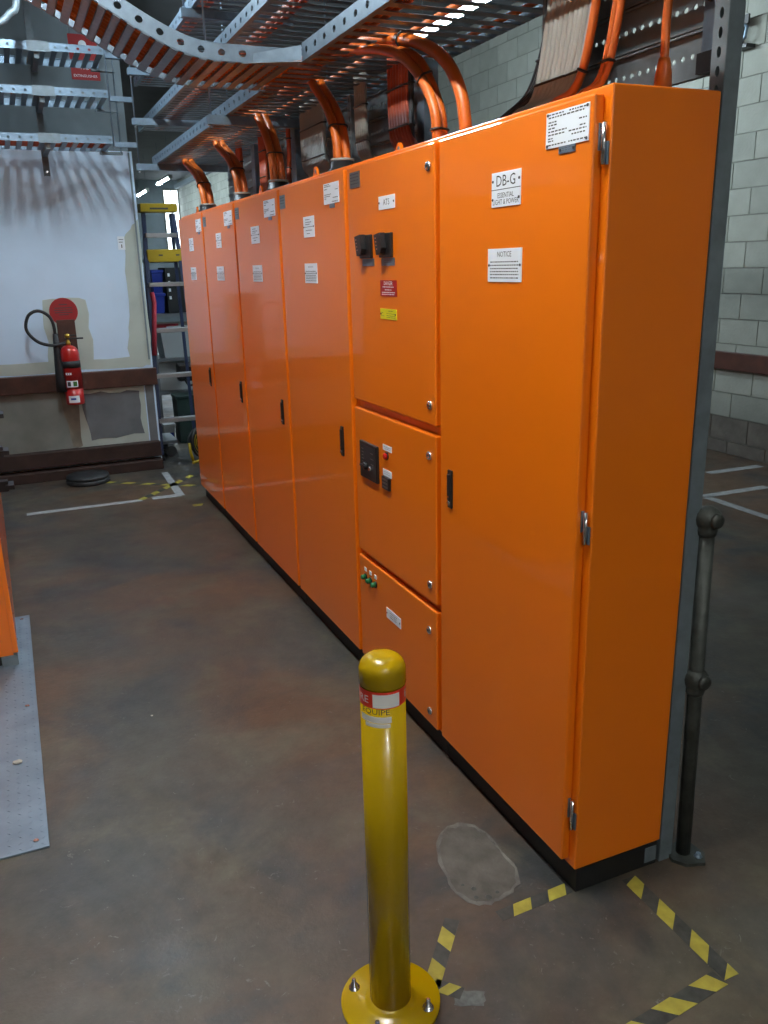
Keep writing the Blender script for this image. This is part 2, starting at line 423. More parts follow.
# --- ATS
c,ds=cabinet(1,'orange cabinet split into three stacked doors with black rotary switches',[(1.128,1.921),(.545,1.098),(.092,.520)])
up_,mid,low=ds
for z in (1.862,1.189): lock(up_,2.257,z)
for z in (1.031,.605): lock(mid,2.264,z)
for z in (.442,.144): lock(low,2.272,z)
label_plate(up_,'data_tag',2.763,2.852,1.852,1.902,m='grey_plate',lines=((.85,.1,.9),(.65,.1,.9),(.45,.1,.9),(.25,.1,.9)),screws=False,label='dark grey data tag')
label_plate(up_,'nameplate',2.486,2.609,1.768,1.808,texts=(('ATS',.5,.5,.026,1.1),),label='white ATS nameplate')
label_plate(up_,'danger_sign',2.483,2.610,1.502,1.552,m='red_plate',inkm='white_plate',texts=(('DANGER',.5,.80,.017,1.0),),lines=((.58,.15,.85),(.40,.3,.7),(.24,.1,.9),(.12,.1,.9)),screws=False,label='red DANGER sign')
label_plate(up_,'warning_sign',2.487,2.614,1.429,1.462,m='yellow_plate',lines=((.8,.5,.8),(.55,.4,.9),(.35,.4,.9),(.18,.4,.9),(.3,.08,.25),(.6,.1,.2)),label='yellow warning sign')
for ya_,yb_ in ((2.668,2.765),(2.506,2.600)):      # rotary switches
    MB('black').box(XD-.010,XD+.001,ya_,yb_,1.622,1.697,.003).build('rotary_switch',up_)
    kb=MB('black'); X_=XD-.010
    kb.prism([(X_,yb_-.002,1.692),(X_,yb_-.050,1.698),(X_,yb_-.062,1.652),(X_,yb_-.054,1.634),(X_,yb_-.020,1.630)],(-.018,0,0))
    kb.use('chrome')
    for q in range(4): kb.box(X_-.0188,X_-.0178,yb_-.024-q*.003,yb_-.014-q*.003,1.680-q*.011,1.6835-q*.011)
    kb.build('switch_knob',up_)
    label_plate(up_,'switch_tag',ya_-.010,ya_+.090,1.597,1.621,m='galv',lines=((.7,.2,.8),(.4,.2,.8)),screws=False)
# meter and controls on the middle door
mt=MB('black').box(XD-.012,XD+.001,2.660,2.815,.850,.986,.004)
mt.use('dark_box').box(XD-.0125,XD-.0115,2.672,2.803,.864,.972)
mt.use('grey_plate')
for q in range(7):
    mt.box(XD-.0132,XD-.0124,2.775-.004*(q%2),2.792,.958-q*.012,.9605-q*.012)
for q in range(3): mt.box(XD-.0132,XD-.0124,2.685,2.71,.952-q*.02,.955-q*.02)
mt.use('black').lathe((XD-.012,2.752,.900),[(.016,0),(.014,.010),(.010,.012)],16,'-X').box(XD-.026,XD-.018,2.738,2.786,.896,.905,.003)
mt.use('chrome').lathe((XD-.012,2.712,.897),[(.009,0),(.008,.008)],14,'-X').build('protection_relay',mid,'black relay panel with dial')
label_plate(mid,'lamp_tag',2.549,2.622,.984,1.004,lines=((.65,.15,.85),(.35,.15,.85)),screws=False)
MB('black').lathe((XD,2.590,.966),[(.014,-.001),(.014,.004)],16,'-X').use('red_lens').lathe((XD-.004,2.590,.966),[(.011,0),(.011,.007),(.007,.010)],16,'-X').build('indicator_lamp',mid,'red indicator lamp')
label_plate(mid,'relay_tag',2.553,2.625,.893,.916,lines=((.65,.15,.85),(.35,.15,.85)),screws=False)
rl=MB('black').box(XD-.010,XD+.001,2.561,2.622,.846,.892,.003).use('grey_plate')
for q in range(3): rl.box(XD-.0106,XD-.0098,2.57,2.613,.853+q*.013,.860+q*.013)
rl.build('timer_relay',mid)
for y in (2.818,2.770,2.722):
    MB('black').lathe((XD,y,.445),[(.013,-.001),(.013,.004)],14,'-X').use('green').lathe((XD-.004,y,.445),[(.010,0),(.010,.013),(.006,.017)],14,'-X').build('push_button',low,'green push button')
    MB('white_plate').box(XD-.002,XD+.0005,y-.009,y+.009,.468,.483).build('button_tag',low)
label_plate(low,'nameplate',2.500,2.623,.352,.392,lines=((.7,.25,.75),(.5,.3,.7),(.3,.25,.75)))
lug(c,1.24,2.66); CAB1=c
# --- four plain cabinets
plain=[('plain full-height orange cabinet next to the three-door cabinet',(2.961,3.116),(3.238,3.365),(3.227,3.374),3.014),
       ('third orange cabinet from the far end of the row',(3.745,3.917),(4.016,4.159),(4.006,4.168),3.80),
       ('second orange cabinet from the far end of the row',(4.514,4.688),(4.781,4.903),(4.769,4.940),4.565),
       ('farthest orange cabinet of the row, beside the stepladder',(5.272,5.417),(5.534,5.661),(5.516,5.676),5.338)]
CABS=[]
for k,(lb,dp,npl,nt,hy) in enumerate(plain):
    i=k+2; c,ds=cabinet(i,lb,full); d=ds[0]; CABS.append(c)
    label_plate(d,'data_plate',dp[0],dp[1],1.818,1.889,lines=TB[::2],screws=False)
    label_plate(d,'data_tag',(dp[0]+dp[1])/2-.03,(dp[0]+dp[1])/2+.02,1.803,1.8175,m='galv',screws=False)
    label_plate(d,'nameplate',npl[0],npl[1],1.711,1.789,lines=((.85,.2,.6),(.72,.2,.8),(.62,.2,.6),(.33,.2,.8),(.18,.3,.6)),div=.5)
    label_plate(d,'notice_plate',nt[0],nt[1],1.536,1.612,lines=((.82,.3,.7),)+NT)
    handle(d,hy,.884,1.002)
    if k<3: label_plate(d,'data_tag',YB[i+1]-.095,YB[i+1]-.022,1.838,1.892,m='galv_dull',lines=((.8,.1,.9),(.6,.1,.9),(.4,.1,.9)),screws=False)
lug(CABS[0],1.20,3.36); lug(CABS[1],1.20,4.15); lug(CABS[3],1.2,5.62)

# ================================================================== CABLE TRAYS
RH=.055; PT=.08
def perf_cells(b,length,h,pitch,r,fn,oval=1.0):
    """perforated strip, fn(s,t)->3D ; s along, t up"""
    n=max(1,round(length/pitch)); p=length/n
    for i in range(n):
        s0,s1=i*p,(i+1)*p; sc,tc=(s0+s1)/2,h/2; N=8
        o=len(b.v)
        inner=[(sc+r*oval*math.cos(math.pi/8+k*math.pi/4),tc+r*math.sin(math.pi/8+k*math.pi/4)) for k in range(N)]
        outer=[(s1,tc+h*.25),(sc+p*.2,h),(sc-p*.2,h),(s0,tc+h*.25),(s0,tc-h*.25),(sc-p*.2,0),(sc+p*.2,0),(s1,tc-h*.25)]
        corners=[(s1,h),(s0,h),(s0,0),(s1,0)]
        b.v += [Vector(fn(*q)) for q in inner+outer+corners]
        for k in range(N): b.face([o+k,o+(k+1)%N,o+8+(k+1)%N,o+8+k])
        b.face([o+8,o+9,o+16]); b.face([o+10,o+11,o+17]); b.face([o+12,o+13,o+18]); b.face([o+14,o+15,o+19])
    return b
def solid(o,t):
    m=o.modifiers.new('sheet','SOLIDIFY'); m.thickness=t; m.offset=0; return o
def tray_y(name,label,x0,x1,z,y0,y1,cut=None,group='overhead ladder trays above the cabinets',dotted=True):
    t=empty(name,((x0+x1)/2,(y0+y1)/2,z))
    segs=[(y0,y1)] if not cut else [(y0,cut[0]),(cut[1],y1)]
    for a,e in segs:
        b=perf_cells(MB('galv'),e-a,RH,.09,.011,lambda s,q:(x0,a+s,z+q),1.25)
        b.box(x0,x0+.014,a,e,z+RH-.001,z+RH+.001); b.box(x0,x0+.02,a,e,z-.001,z+.001)
        solid(b.build('side_rail',t),.0018)
    b=perf_cells(MB('galv'),y1-y0,RH,.09,.011,lambda s,q:(x1,y0+s,z+q),1.25)
    solid(b.build('side_rail',t),.0018)
    n=int((y1-y0)/PT); W=x1-x0
    rb=MB('tray')
    rb.box(.001,W-.001,-.019,.019,.0,.0025).box(.001,W-.001,-.006,.006,.002,.005)
    me=rb.mesh('rung')
    for i in range(n): inst(me,'rung',t,(x0,y0+(i+.5)*PT,z))
    return tag(t,label,'cable tray',group)
X0,X1=1.085,1.575
TIER=[2.300,2.585,2.890]
tray_y('cable_tray','lowest steel ladder tray running over the orange cabinets',X0,X1,TIER[0],1.02,6.42,(3.13,3.70))
tray_y('cable_tray','middle steel ladder tray directly above the tray over the cabinets',X0,X1,TIER[1],1.0,6.90)
tray_y('cable_tray','topmost steel ladder tray of the stack over the cabinets',X0,X1,TIER[2],1.6,6.90)

# riser branch: runs along X and climbs to the left
def rz(x):
    A,B,zA,zB=.80,.02,TIER[0],2.600
    if x>=A: return zA
    if x<=B: return zB
    u=(A-x)/(A-B); return zA+(zB-zA)*(u*u*(3-2*u))
YA,YZ=3.215,3.665
br=empty('branch_tray',(.3,(YA+YZ)/2,TIER[0]))
xs=[1.08]; acc=0; path=[]
x=1.08; arc=[(0,1.08)]
while x>-1.8:
    nx=x-.01; acc+=math.hypot(.01,rz(nx)-rz(x)); x=nx; arc.append((acc,x))
def xs_at(s):
    lo,hi=0,len(arc)-1
    while hi-lo>1:
        m=(lo+hi)//2
        if arc[m][0]<=s: lo=m
        else: hi=m
    a,b=arc[lo],arc[hi]; t=(s-a[0])/(b[0]-a[0]) if b[0]>a[0] else 0
    return a[1]+(b[1]-a[1])*t
TOT=arc[-1][0]
def slope(x): return math.atan2(rz(x-.005)-rz(x+.005),.01)
def rail_fn(y):
    def f(s,q):
        x=xs_at(min(max(s,0),TOT)); a=slope(x); return (x+q*math.sin(a),y,rz(x)+q*math.cos(a))
    return f
for y in (YA,YZ):
    b=perf_cells(MB('galv'),TOT,RH,.075,.0115,rail_fn(y),1.2)
    f=rail_fn(y); yy=y+(.014 if y==YA else -.014)
    N=90
    for k in range(N):
        s0,s1=TOT*k/N,TOT*(k+1)/N
        for q in (0,RH):
            p=[f(s0,q),f(s1,q)]
            b.add([p[0],p[1],(p[1][0],yy,p[1][2]),(p[0][0],yy,p[0][2])],[(0,1,2,3)])
    solid(b.build('side_rail',br),.0018)
rb=MB('tray').box(-.014,.014,YA+.002-3.44,YZ-.002-3.44,-.004,-.001).box(-.0145,-.0115,YA+.002-3.44,YZ-.002-3.44,-.004,.008).box(.0115,.0145,YA+.002-3.44,YZ-.002-3.44,-.004,.008)
me=rb.mesh('rung'); s=.03
while s<TOT-.02:
    x=xs_at(s); a=slope(x); inst(me,'rung',br,(x,3.44,rz(x)),(0,a,0)); s+=.050
MB('galv').prism([(.93,YA-.003,TIER[0]+.002),(1.082,3.13,TIER[0]+.002),(1.082,3.128,TIER[0]+.05),(.93,YA-.005,TIER[0]+.03)],(0,.003,0)).build('joint_plate',br)
MB('tray').prism([(.90,YA-.002,TIER[0]-.003),(1.082,3.128,TIER[0]-.003),(1.083,3.21,TIER[0]-.003),(.90,3.214,TIER[0]-.003)],(0,0,.002)).build('joint_plate',br)
tag(br,'branch ladder tray curving upward to the left, orange cables showing between its rungs','cable tray')

# trays along the far wall (three tiers)
YT0,YT1,XT=6.5,6.95,.858
for k,z in enumerate((2.446,2.735,3.000)):
    x0=-1.3
    t=empty('wall_tray',((x0+XT)/2,(YT0+YT1)/2,z))
    for y in (YT0,YT1):
        b=perf_cells(MB('galv'),XT-x0,.048,.072,.009,lambda s,q:(x0+s,y,z+q),1.1)
        b.box(x0,XT,y,y+(.014 if y==YT0 else -.014),z+.047,z+.049)
        solid(b.build('side_rail',t),.0018)
    me=MB('tray').box(-.016,.016,.002,YT1-YT0-.002,.0,.003).box(-.0165,-.0140,.002,YT1-YT0-.002,0,.010).box(.0140,.0165,.002,YT1-YT0-.002,0,.010).mesh('rung')
    x=x0+.03
    while x<XT: inst(me,'rung',t,(x,YT0,z)); x+=.072
    MB('galv_dull').box(.36,.50,YT0-.006,YT0-.001,z-.008,z+.055).build('joint_plate',t)
    MB('galv').box(XT-.01,XT+.14,YT0-.01,YT0+.025,z-.02,z+.012).build('support_strut',t)
    MB('galv_dull').box(XT-.06,XT+.10,YT1-.04,YT1,z-.02,z-.002).build('support_strut',t)
    tag(t,('lowest','middle','highest')[k]+' of the three steel trays along the far white wall','cable tray','trays along the far wall')
pst=empty('hanger_post',(.415,7.0,2.27))
MB('galv_dull').box(.395,.437,6.96,6.964,2.275,ZC).box(.395,.399,6.964,7.0,2.275,ZC).box(.433,.437,6.964,7.0,2.275,ZC).build('channel',pst)
for z in (2.446,2.735,3.0): MB('galv_dull').box(.40,.432,YT0+.03,6.96,z-.042,z-.0025).build('cantilever_arm',pst)
MB('chrome').lathe((.416,6.96,2.30),[(.012,0),(.012,.008),(.007,.014)],10,'-Y').build('end_bolt',pst)
tag(pst,'dark hanging channel post carrying the trays along the far wall','hanger')
for x,y,zb,lb in ((.845,6.488,2.415,'thin threaded rod at the open ends of the far wall trays, left one'),(.935,6.83,2.42,'thin threaded rod beside the far wall tray ends, right one')):
    ro=empty('hanger_rod',(x,y,zb))
    MB('galv').tube([(x,y,zb),(x,y,ZC)],.0045,8).build('rod',ro)
    MB('chrome').lathe((x,y,zb+.004),[(.009,0),(.009,.008)],6,smooth=False).build('nut',ro)
    tag(ro,lb,'rod','hanger rods at the far wall trays')

# trapeze hangers under the cabinet trays
def trapeze(y,label,xl,levels,wide=.041):
    t=empty('trapeze_hanger',((xl+1.62)/2,y,levels[0]-.05))
    for x in (xl+.018,1.615): MB('galv').tube([(x,y,levels[0]-.06),(x,y,ZC)],.005,8).build('rod',t)
    for z in levels:
        zt=z-.0015
        MB('galv').box(xl,1.65,y-.0205,y-.018,zt-.041,zt).box(xl,1.65,y+.018,y+.0205,zt-.041,zt).box(xl,1.65,y-.018,y+.018,zt-.041,zt-.038).build('strut',t)
        MB('chrome').lathe((xl+.018,y,zt-.056),[(.010,0),(.010,.012)],6,smooth=False).build('nut',t)
    tag(t,label,'hanger','trapeze hangers of the overhead trays')
trapeze(6.30,'farthest trapeze hanger, beside the far white wall end',.955,(TIER[0],TIER[1],TIER[2]))
trapeze(4.30,'trapeze hanger with a wide strut crossing above the middle cabinets',1.0,(TIER[0],))
trapeze(1.2,'nearest trapeze hanger under the overhead tray',1.0,(TIER[0],TIER[1]))
ro=empty('hanger_rod',(1.05,4.85,2.86)); MB('galv').tube([(1.05,4.85,2.86),(1.05,4.85,ZC)],.005,8).build('rod',ro)
MB('galv').box(1.03,1.63,4.83,4.87,2.845,2.886).build('strut',ro); tag(ro,'thin rod and strut holding the topmost overhead tray','rod')

# ================================================================== POSTS AND VERTICAL TRAYS BEHIND THE CABINETS
def strut_post(name,label,x,y,z0,z1,slots=True,m='galv_dull',w=.041):
    p=empty(name,(x+w/2,y+w/2,z0))
    b=MB(m)
    if slots:   # slotted face looks towards the aisle
        def fn(s,q): return (x,y+q,z0+s)
        perf_cells(b,z1-z0,w,.037,.0062,fn,1.8)
    else: b.add([(x,y,z0),(x,y+w,z0),(x,y+w,z1),(x,y,z1)],[(0,1,2,3)])
    b.add([(x,y,z0),(x+w,y,z0),(x+w,y,z1),(x,y,z1)],[(0,1,2,3)])
    b.add([(x,y+w,z0),(x+w,y+w,z0),(x+w,y+w,z1),(x,y+w,z1)],[(0,1,2,3)])
    b.add([(x+w,y,z0),(x+w,y+.01,z0),(x+w,y+.01,z1),(x+w,y,z1)],[(0,1,2,3)]).add([(x+w,y+w,z0),(x+w,y+w-.01,z0),(x+w,y+w-.01,z1),(x+w,y+w,z1)],[(0,1,2,3)])
    solid(b.build('channel',p),.0024)
    MB(m).box(x-.002,x+w+.03,y-.002,y+w+.002,z0-.0001,z0+.006).build('base_plate',p)
    tag(p,label,'post','strut posts behind the cabinets'); return p
XP=1.452
strut_post('strut_post','tall slotted galvanised post at the near back corner of the cabinets',XP,1.492,0,ZC)
strut_post('strut_post','dark slotted post behind the nearest cabinet, left of the grey cables',XP,2.135,0,2.29)
strut_post('strut_post','bright flat galvanised post behind the three-door cabinet',XP,2.905,0,2.29,False,'galv',.055)
strut_post('strut_post','slotted post rising behind the plain cabinet beside a gland cable',XP,3.595,0,2.29)
strut_post('strut_post','bright flat post between orange cables above the third cabinet from the far end',XP,4.36,0,2.29,False,'galv',.07)
strut_post('strut_post','second bright flat post, nearest the far end of the row',XP,5.12,0,2.29,False,'galv',.07)
def vtray(label,x,y0,y1,z0,z1):
    t=empty('vertical_tray',(x,(y0+y1)/2,z0))
    H=z1-z0; nrow=3; band=H/nrow
    for r in range(nrow):
        zz=z0+r*band
        b=perf_cells(MB('galv_dull'),y1-y0,band-.022,.030,.0062,lambda s,q:(x,y0+s,zz+.011+q),1.15)
        b.box(x-.010,x,y0,y1,zz+.002,zz+.006).box(x-.010,x,y0,y1,zz+band-.006,zz+band-.002)
        b.add([(x,y0,zz),(x,y1,zz),(x,y1,zz+.011),(x,y0,zz+.011)],[(0,1,2,3)]).add([(x,y0,zz+band-.011),(x,y1,zz+band-.011),(x,y1,zz+band),(x,y0,zz+band)],[(0,1,2,3)])
        solid(b.build('perforated_band',t),.0015)
    tag(t,label,'cable tray','upright perforated trays behind the cabinets')
vtray('upright perforated tray behind the nearest cabinet',1.50,1.54,2.13,1.985,2.285)
vtray('upright perforated tray behind the far cabinets',1.535,2.96,6.1,1.985,2.285)
# steel end flange beside the near post
MB_=MB('galv').box(1.484,1.4875,1.56,1.60,2.03,2.3).use('black').lathe((1.484,1.58,2.14),[(.013,0),(.010,.006)],14,'-X').box(1.472,1.4875,1.545,1.60,1.988,2.03)
tag(MB_.build('tray_end_bracket'),'bright steel flange with round bolt beside the near post','bracket')

# ================================================================== CABLES
def cable(label,paths,r,m,ties=(),group='orange power cables rising from the cabinets',name='power_cable',cat='cable',nseg=6):
    c=empty(name,tuple(Vector(paths[0][-1])))
    allp=[]
    for p in paths:
        sp=spline(p,nseg); allp.append(sp)
        MB(m).tube(sp,r,10).build('sheath',c)
    for f in ties:
        i=min(int(f*(len(allp[0])-1)),len(allp[0])-2)
        t=(allp[0][i+1]-allp[0][i]).normalized(); ctr=sum((q[min(i,len(q)-1)] for q in allp),Vector())/len(allp)
        spread=max((q[min(i,len(q)-1)]-ctr).length for q in allp)
        a=Vector((0,0,1)) if abs(t.z)<.8 else Vector((1,0,0)); n1=(a-t*a.dot(t)).normalized(); n2=t.cross(n1)
        rr=spread+r*1.12
        ring=[ctr+n1*math.cos(k*math.pi/8)*rr+n2*math.sin(k*math.pi/8)*rr for k in range(16)]
        if len(allp)>1:    # hug a flat group
            ax=(allp[0][i]-ctr).normalized(); ring=[]
            nn=t.cross(ax).normalized()
            for k in range(20):
                an=k*math.pi/10; cx=math.cos(an); ring.append(ctr+ax*(spread*(1 if cx>0 else -1)+cx*r*1.15)+nn*math.sin(an)*r*1.15)
        MB('cable_black').tube(ring,.0035,6,closed=True).build('cable_tie',c)
    return tag(c,label,cat,group)
zt=TIER[0]+.012
# two big arcs into the three-door / nearest cabinet
cable('thick orange cable arching over the nearest cabinet top, right of the pair',[[(1.17,3.6,zt+.02),(1.20,3.2,zt+.025),(1.235,2.92,2.328),(1.25,2.72,2.290),(1.25,2.526,2.237),(1.25,2.365,2.159),(1.25,2.276,2.065),(1.25,2.245,1.977),(1.25,2.243,1.93)]],.0185,'cable',(.42,))
cable('thick twin orange cable arching over the three-door cabinet, left of the pair',[[(1.15,3.7,zt+.02),(1.17,3.3,zt+.02),(1.205,3.02,2.318),(1.22,2.74,2.262),(1.22,2.56,2.195),(1.22,2.44,2.11),(1.22,2.375,2.03),(1.22,2.36,1.965),(1.22,2.358,1.93)],[(1.18,3.7,zt+.02),(1.20,3.3,zt+.02),(1.235,3.02,2.318),(1.25,2.74,2.266),(1.25,2.56,2.205),(1.25,2.46,2.12),(1.25,2.395,2.03),(1.25,2.38,1.965),(1.25,2.378,1.93)]],.0155,'cable',(.62,.86))
def riser(label,cab,x,y,y2,r=.017,m='cable',tie=.75,n=2,gl=True,zt_=2.30):
    ps=[]
    for k in range(n):
        dx=(k-(n-1)/2)*r*2.05
        ps.append([(x+dx,y2+.45,zt_+.03),(x+dx,y2+.1,zt_+.02),(x+dx,y2,zt_-.03),(x+dx,y+(y2-y)*.40,zt_-.13),(x+dx,y+(y2-y)*.08,zt_-.23),(x+dx,y,1.97)])
    cable(label,ps,r,m,(tie,))
    if gl: gland(cab,x,y,r*n*1.15+.008)
riser('orange cable pair entering a black gland on the plain cabinet beside the three-door one',CABS[0],1.25,3.20,3.42)
riser('orange cable pair entering the third cabinet from the far end',CABS[1],1.25,4.03,4.22,.018)
riser('orange cable pair entering the second cabinet from the far end',CABS[2],1.25,4.70,5.10,.018)
riser('thick orange cable curving into the farthest cabinet',CABS[3],1.25,5.53,5.98,.020)
# thinner bundles against the upright trays
def bundle(label,y,yb,n,r,m,zt_=2.34,x=1.462,tie=(.25,.55),grp='thin cable bundles against the upright trays',lean=.0,xb=1.36):
    ps=[]
    for k in range(n):
        o=(k-(n-1)/2)*r*2.05
        ps.append([(x-lean,y+o,zt_),(x-lean,y+o,zt_-.10),(x-lean,y+o,zt_-.20),(x-.03,y+(yb-y)*.35+o,2.05),(xb,yb+o*.9,1.985),(xb-.03,yb+(yb-y)*.3+o*.9,1.93)])
    cable(label,ps,r,m,tie,grp,'cable_bundle')
bundle('wide flat orange cable bundle behind the three-door cabinet, left of the bright post',3.09,2.86,7,.012,'cable_dark',x=1.44)
bundle('dark orange cable bundle right of the second bright post above the far cabinets',4.90,4.62,5,.012,'cable_dark',x=1.44)
bundle('dark orange cables crossing the bright post above the third cabinet from the far end',4.40,4.20,2,.009,'cable_dark',x=1.43)
bundle('orange cable bundle nearest the far end of the row',5.42,5.25,4,.012,'cable_dark',x=1.44)
bundle('wide grey flat cable bundle above the plain cabinet',4.03,3.72,15,.0105,'cable_grey',x=1.43)
bundle('narrow grey flat cable bundle above the plain cabinet beside the slotted post',3.46,3.20,5,.0105,'cable_grey',x=1.44)
bundle('black cable bundle beside the bright flat post',2.985,2.80,2,.007,'cable_black',x=1.44)
bundle('grey cable bundle above the second cabinet from the far end',4.66,4.5,4,.008,'cable_grey',x=1.44)
bundle('wide flat grey cable bundle above the nearest cabinet',2.015,2.10,7,.0105,'cable_grey',2.60,1.430,(.3,.62))
bundle('narrow grey cable bundle above the nearest cabinet beside orange wires',1.905,2.02,3,.0105,'cable_grey',2.60,1.430,(.62,))
bundle('black cables sagging onto the nearest cabinet left of the grey cables',2.12,2.22,3,.008,'cable_black',2.40,1.44,(.5,))
bundle('left orange wire running down beside the grey cables',1.86,1.98,1,.011,'cable',2.60,1.42,(.62,))
bundle('right orange wire running down beside the grey cables',1.775,1.86,2,.009,'cable',2.60,1.42,(.3,.62))
cable('single orange cable rising from a cone gland on the nearest cabinet top',[[(1.42,1.60,2.45),(1.41,1.61,2.25),(1.40,1.62,2.12),(1.40,1.62,2.03),(1.40,1.62,1.95)]],.0095,'cable',(),'orange power cables rising from the cabinets')
MB('cable').lathe((1.40,1.62,HB-.001),[(.034,0),(.034,.012),(.020,.016),(.018,.055),(.014,.075),(.012,.085)],14).build('cable_gland',CAB0,'orange cone gland')
# cables lying in the trays
for k,(x,r) in enumerate(((1.108,.012),(1.135,.012),(1.162,.013),(1.315,.010))):
    o=MB('cable').tube([(x,1.05,zt+r-.007),(x,2.2,zt+r-.006),(x+.003,4.4,zt+r-.007),(x,6.35,zt+r-.007)],r,8).build('power_cable')
    tag(o,'orange cable lying along the lowest overhead tray over the cabinets','cable','orange cables lying in the lowest overhead tray')
o=MB('cable').tube([(1.525,1.05,zt+.003),(1.52,2.2,zt+.004),(1.525,6.3,zt+.003)],.009,8).build('power_cable'); tag(o,'single orange cable along the wall side of the lowest overhead tray','cable')
for k,(x,r) in enumerate(((1.13,.013),(1.17,.013))):
    o=MB('cable_dark').tube([(x,1.65,TIER[2]+.014),(x,6.8,TIER[2]+.014)],r,8).build('power_cable'); tag(o,'dark orange cable lying in the topmost overhead tray','cable','cables in the topmost overhead tray')
for k in range(2):
    x=1.2+k*.035
    o=MB('cable_dark').tube([(x,1.05,TIER[1]+.016),(x,6.8,TIER[1]+.016)],.013,8).build('power_cable'); tag(o,'dark orange cable lying in the middle overhead tray','cable','cables in the middle overhead tray')
for k in range(9):
    y=YA+.05+k*.039
    pts=[]
    for q in range(0,41):
        x=1.20-2.9*q/40; a=slope(x) if x<1.07 else 0; pts.append((x+.014*math.sin(a),y+.003*math.sin(q*.7+k),rz(x)+.0145*math.cos(a)+.001))
    o=MB('cable').tube(pts,.0135,8).build('power_cable'); tag(o,'orange cable lying in the curved branch tray','cable','orange cables in the curved branch tray')
for k in range(5):
    y=6.60+k*.05
    o=MB('cable_dark').tube([(-1.2,y,2.462),(.3,y+.01,2.462),(.84,y,2.462)],.010,8).build('power_cable'); tag(o,'dark orange cable in the lowest far wall tray','cable','cables in the lowest far wall tray')
MB_=MB('galv_dull').tube(spline([(-.6,6.0,2.98),(-.1,6.0,2.985),(.17,6.0,3.015),(.26,6.0,3.075),(.31,6.0,3.16),(.32,6.0,3.6),(.32,6.0,4.24)],6),.020,10)
tag(MB_.build('flexible_conduit'),'pale flexible conduit bending at the top left corner','conduit')

# ================================================================== LAMPS
def lamp(x,y,label,ln=1.2,z=3.40,tm='tube'):
    l=empty('fluorescent_lamp',(x,y,z))
    MB('lamp_body').box(x-.045,x+.045,y-ln/2,y+ln/2,z+.045,z+.085,.004).build('housing',l)
    MB(tm).tube([(x,y-ln/2+.03,z+.024),(x,y+ln/2-.03,z+.024)],.016,10).build('tube',l)
    for e in (-1,1):
        MB('lamp_body').box(x-.045,x+.045,y+e*ln/2-.03*(e>0),y+e*ln/2+.03*(e<0),z,z+.046).build('tube_holder',l)
        MB('galv_dull').tube([(x,y+e*ln*.4,z+.084),(x,y+e*ln*.4,ZC)],.004,6).build('drop_rod',l)
    tag(l,label,'lamp','fluorescent lamps hanging from the ceiling')
LX,RX=.30,3.49
for y,lb in ((5.15,'hanging fluorescent lamp above the frame nearest the far wall'),(1.8,'hanging fluorescent lamp above the frame over the nearest cabinet'),(-2.3,'added unseen fluorescent lamp behind the camera, filling the cabinet side')): lamp(LX,y,lb,tm='tube' if y>3 else 'tube_warm')  # the lamp behind the camera is added to fill the cabinet side
lamp(.92,9.0,'added unseen fluorescent lamp filling the store area behind the far partition')  # added fill lamp, kept out of view, brightens the shelves
for y,lb in ((6.4,'fluorescent lamp glaring through the slots of the overhead tray'),(19.45,'larger of the two fluorescent lamps seen above the stepladder'),(22.5,'smaller fluorescent lamp seen left of the larger one above the stepladder'),(25.7,'farthest tiny fluorescent lamp seen just under the stepladder cap')): lamp(RX,y,lb,1.5)

# ================================================================== BOLLARD
bo=empty('bollard',(.5885,1.385,0)); bx,by=.5885,1.385; R_=.0460
prof=[(R_,.008),(R_,.82)]+[(R_*math.cos(a),.82+.047*math.sin(a)) for a in [math.pi/2*k/8 for k in range(1,8)]]+[(.0,.867)]
MB('yellow').lathe((bx,by,0),[(R_,.008),(R_,.802)],40).build('post',bo)
RC=R_+.0016
cap=[(R_+.0004,.806),(RC,.8075),(RC,.834)]+[(RC*math.cos(a)**.75,.834+.033*math.sin(a)) for a in [math.pi/2*k/10 for k in range(1,10)]]+[(.0,.867)]
MB('yellow').lathe((bx,by,0),cap,40).build('cap',bo)
MB('yellow').lathe((bx,by,0),[(.112,0),(.112,.010),(.110,.012),(.06,.012),(.053,.018),(R_,.022)],48).build('base_flange',bo)
for a in (35,125,215,305):
    aa=math.radians(a+12); X,Y=bx+.088*math.cos(aa),by+.088*math.sin(aa)
    MB('chrome').lathe((X,Y,.012),[(.013,0),(.013,.002),(.0085,.0025),(.0085,.010),(.005,.011),(.005,.024),(.003,.026)],10).build('anchor_bolt',bo)
# wrap-around sticker: red band, white print and a painted flash glare
cang=math.atan2(-by,-bx)     # direction towards the camera, aims the painted glare
def wrap(b,a0,a1,z0,z1,off,n=24):
    o=len(b.v)
    for k in range(n+1):
        a=a0+(a1-a0)*k/n
        for z in (z0,z1): b.v.append(Vector((bx+(R_+off)*math.cos(a),by+(R_+off)*math.sin(a),z)))
    b.smooth=True
    for k in range(n): b.face([o+2*k,o+2*k+2,o+2*k+3,o+2*k+1])
    b.smooth=False
def cyltext(b,body,size,ac,zc,off,sq=1):
    vs,fs=text_mesh(body,size); o=len(b.v)
    for v in vs:
        a=ac+v.x*sq/R_; b.v.append(Vector((bx+(R_+off)*math.cos(a),by+(R_+off)*math.sin(a),zc+v.y)))
    for f in fs: b.face([i+o for i in f])
b=MB('retro_red'); wrap(b,0,2*math.pi,.768,.804,.0006,48)
b.use('retro_white_glare'); wrap(b,cang-.45,cang+.75,.770,.799,.0010)  # flash glare painted as a white patch on the red band
cyltext(b,'RE',.022,cang-.92,.785,.0014,1.1); cyltext(b,'E',.022,cang+1.2,.787,.0014,1.1)
b.use('ink'); cyltext(b,'EQUIPE',.017,cang-.38,.7605,.0008,1.1)
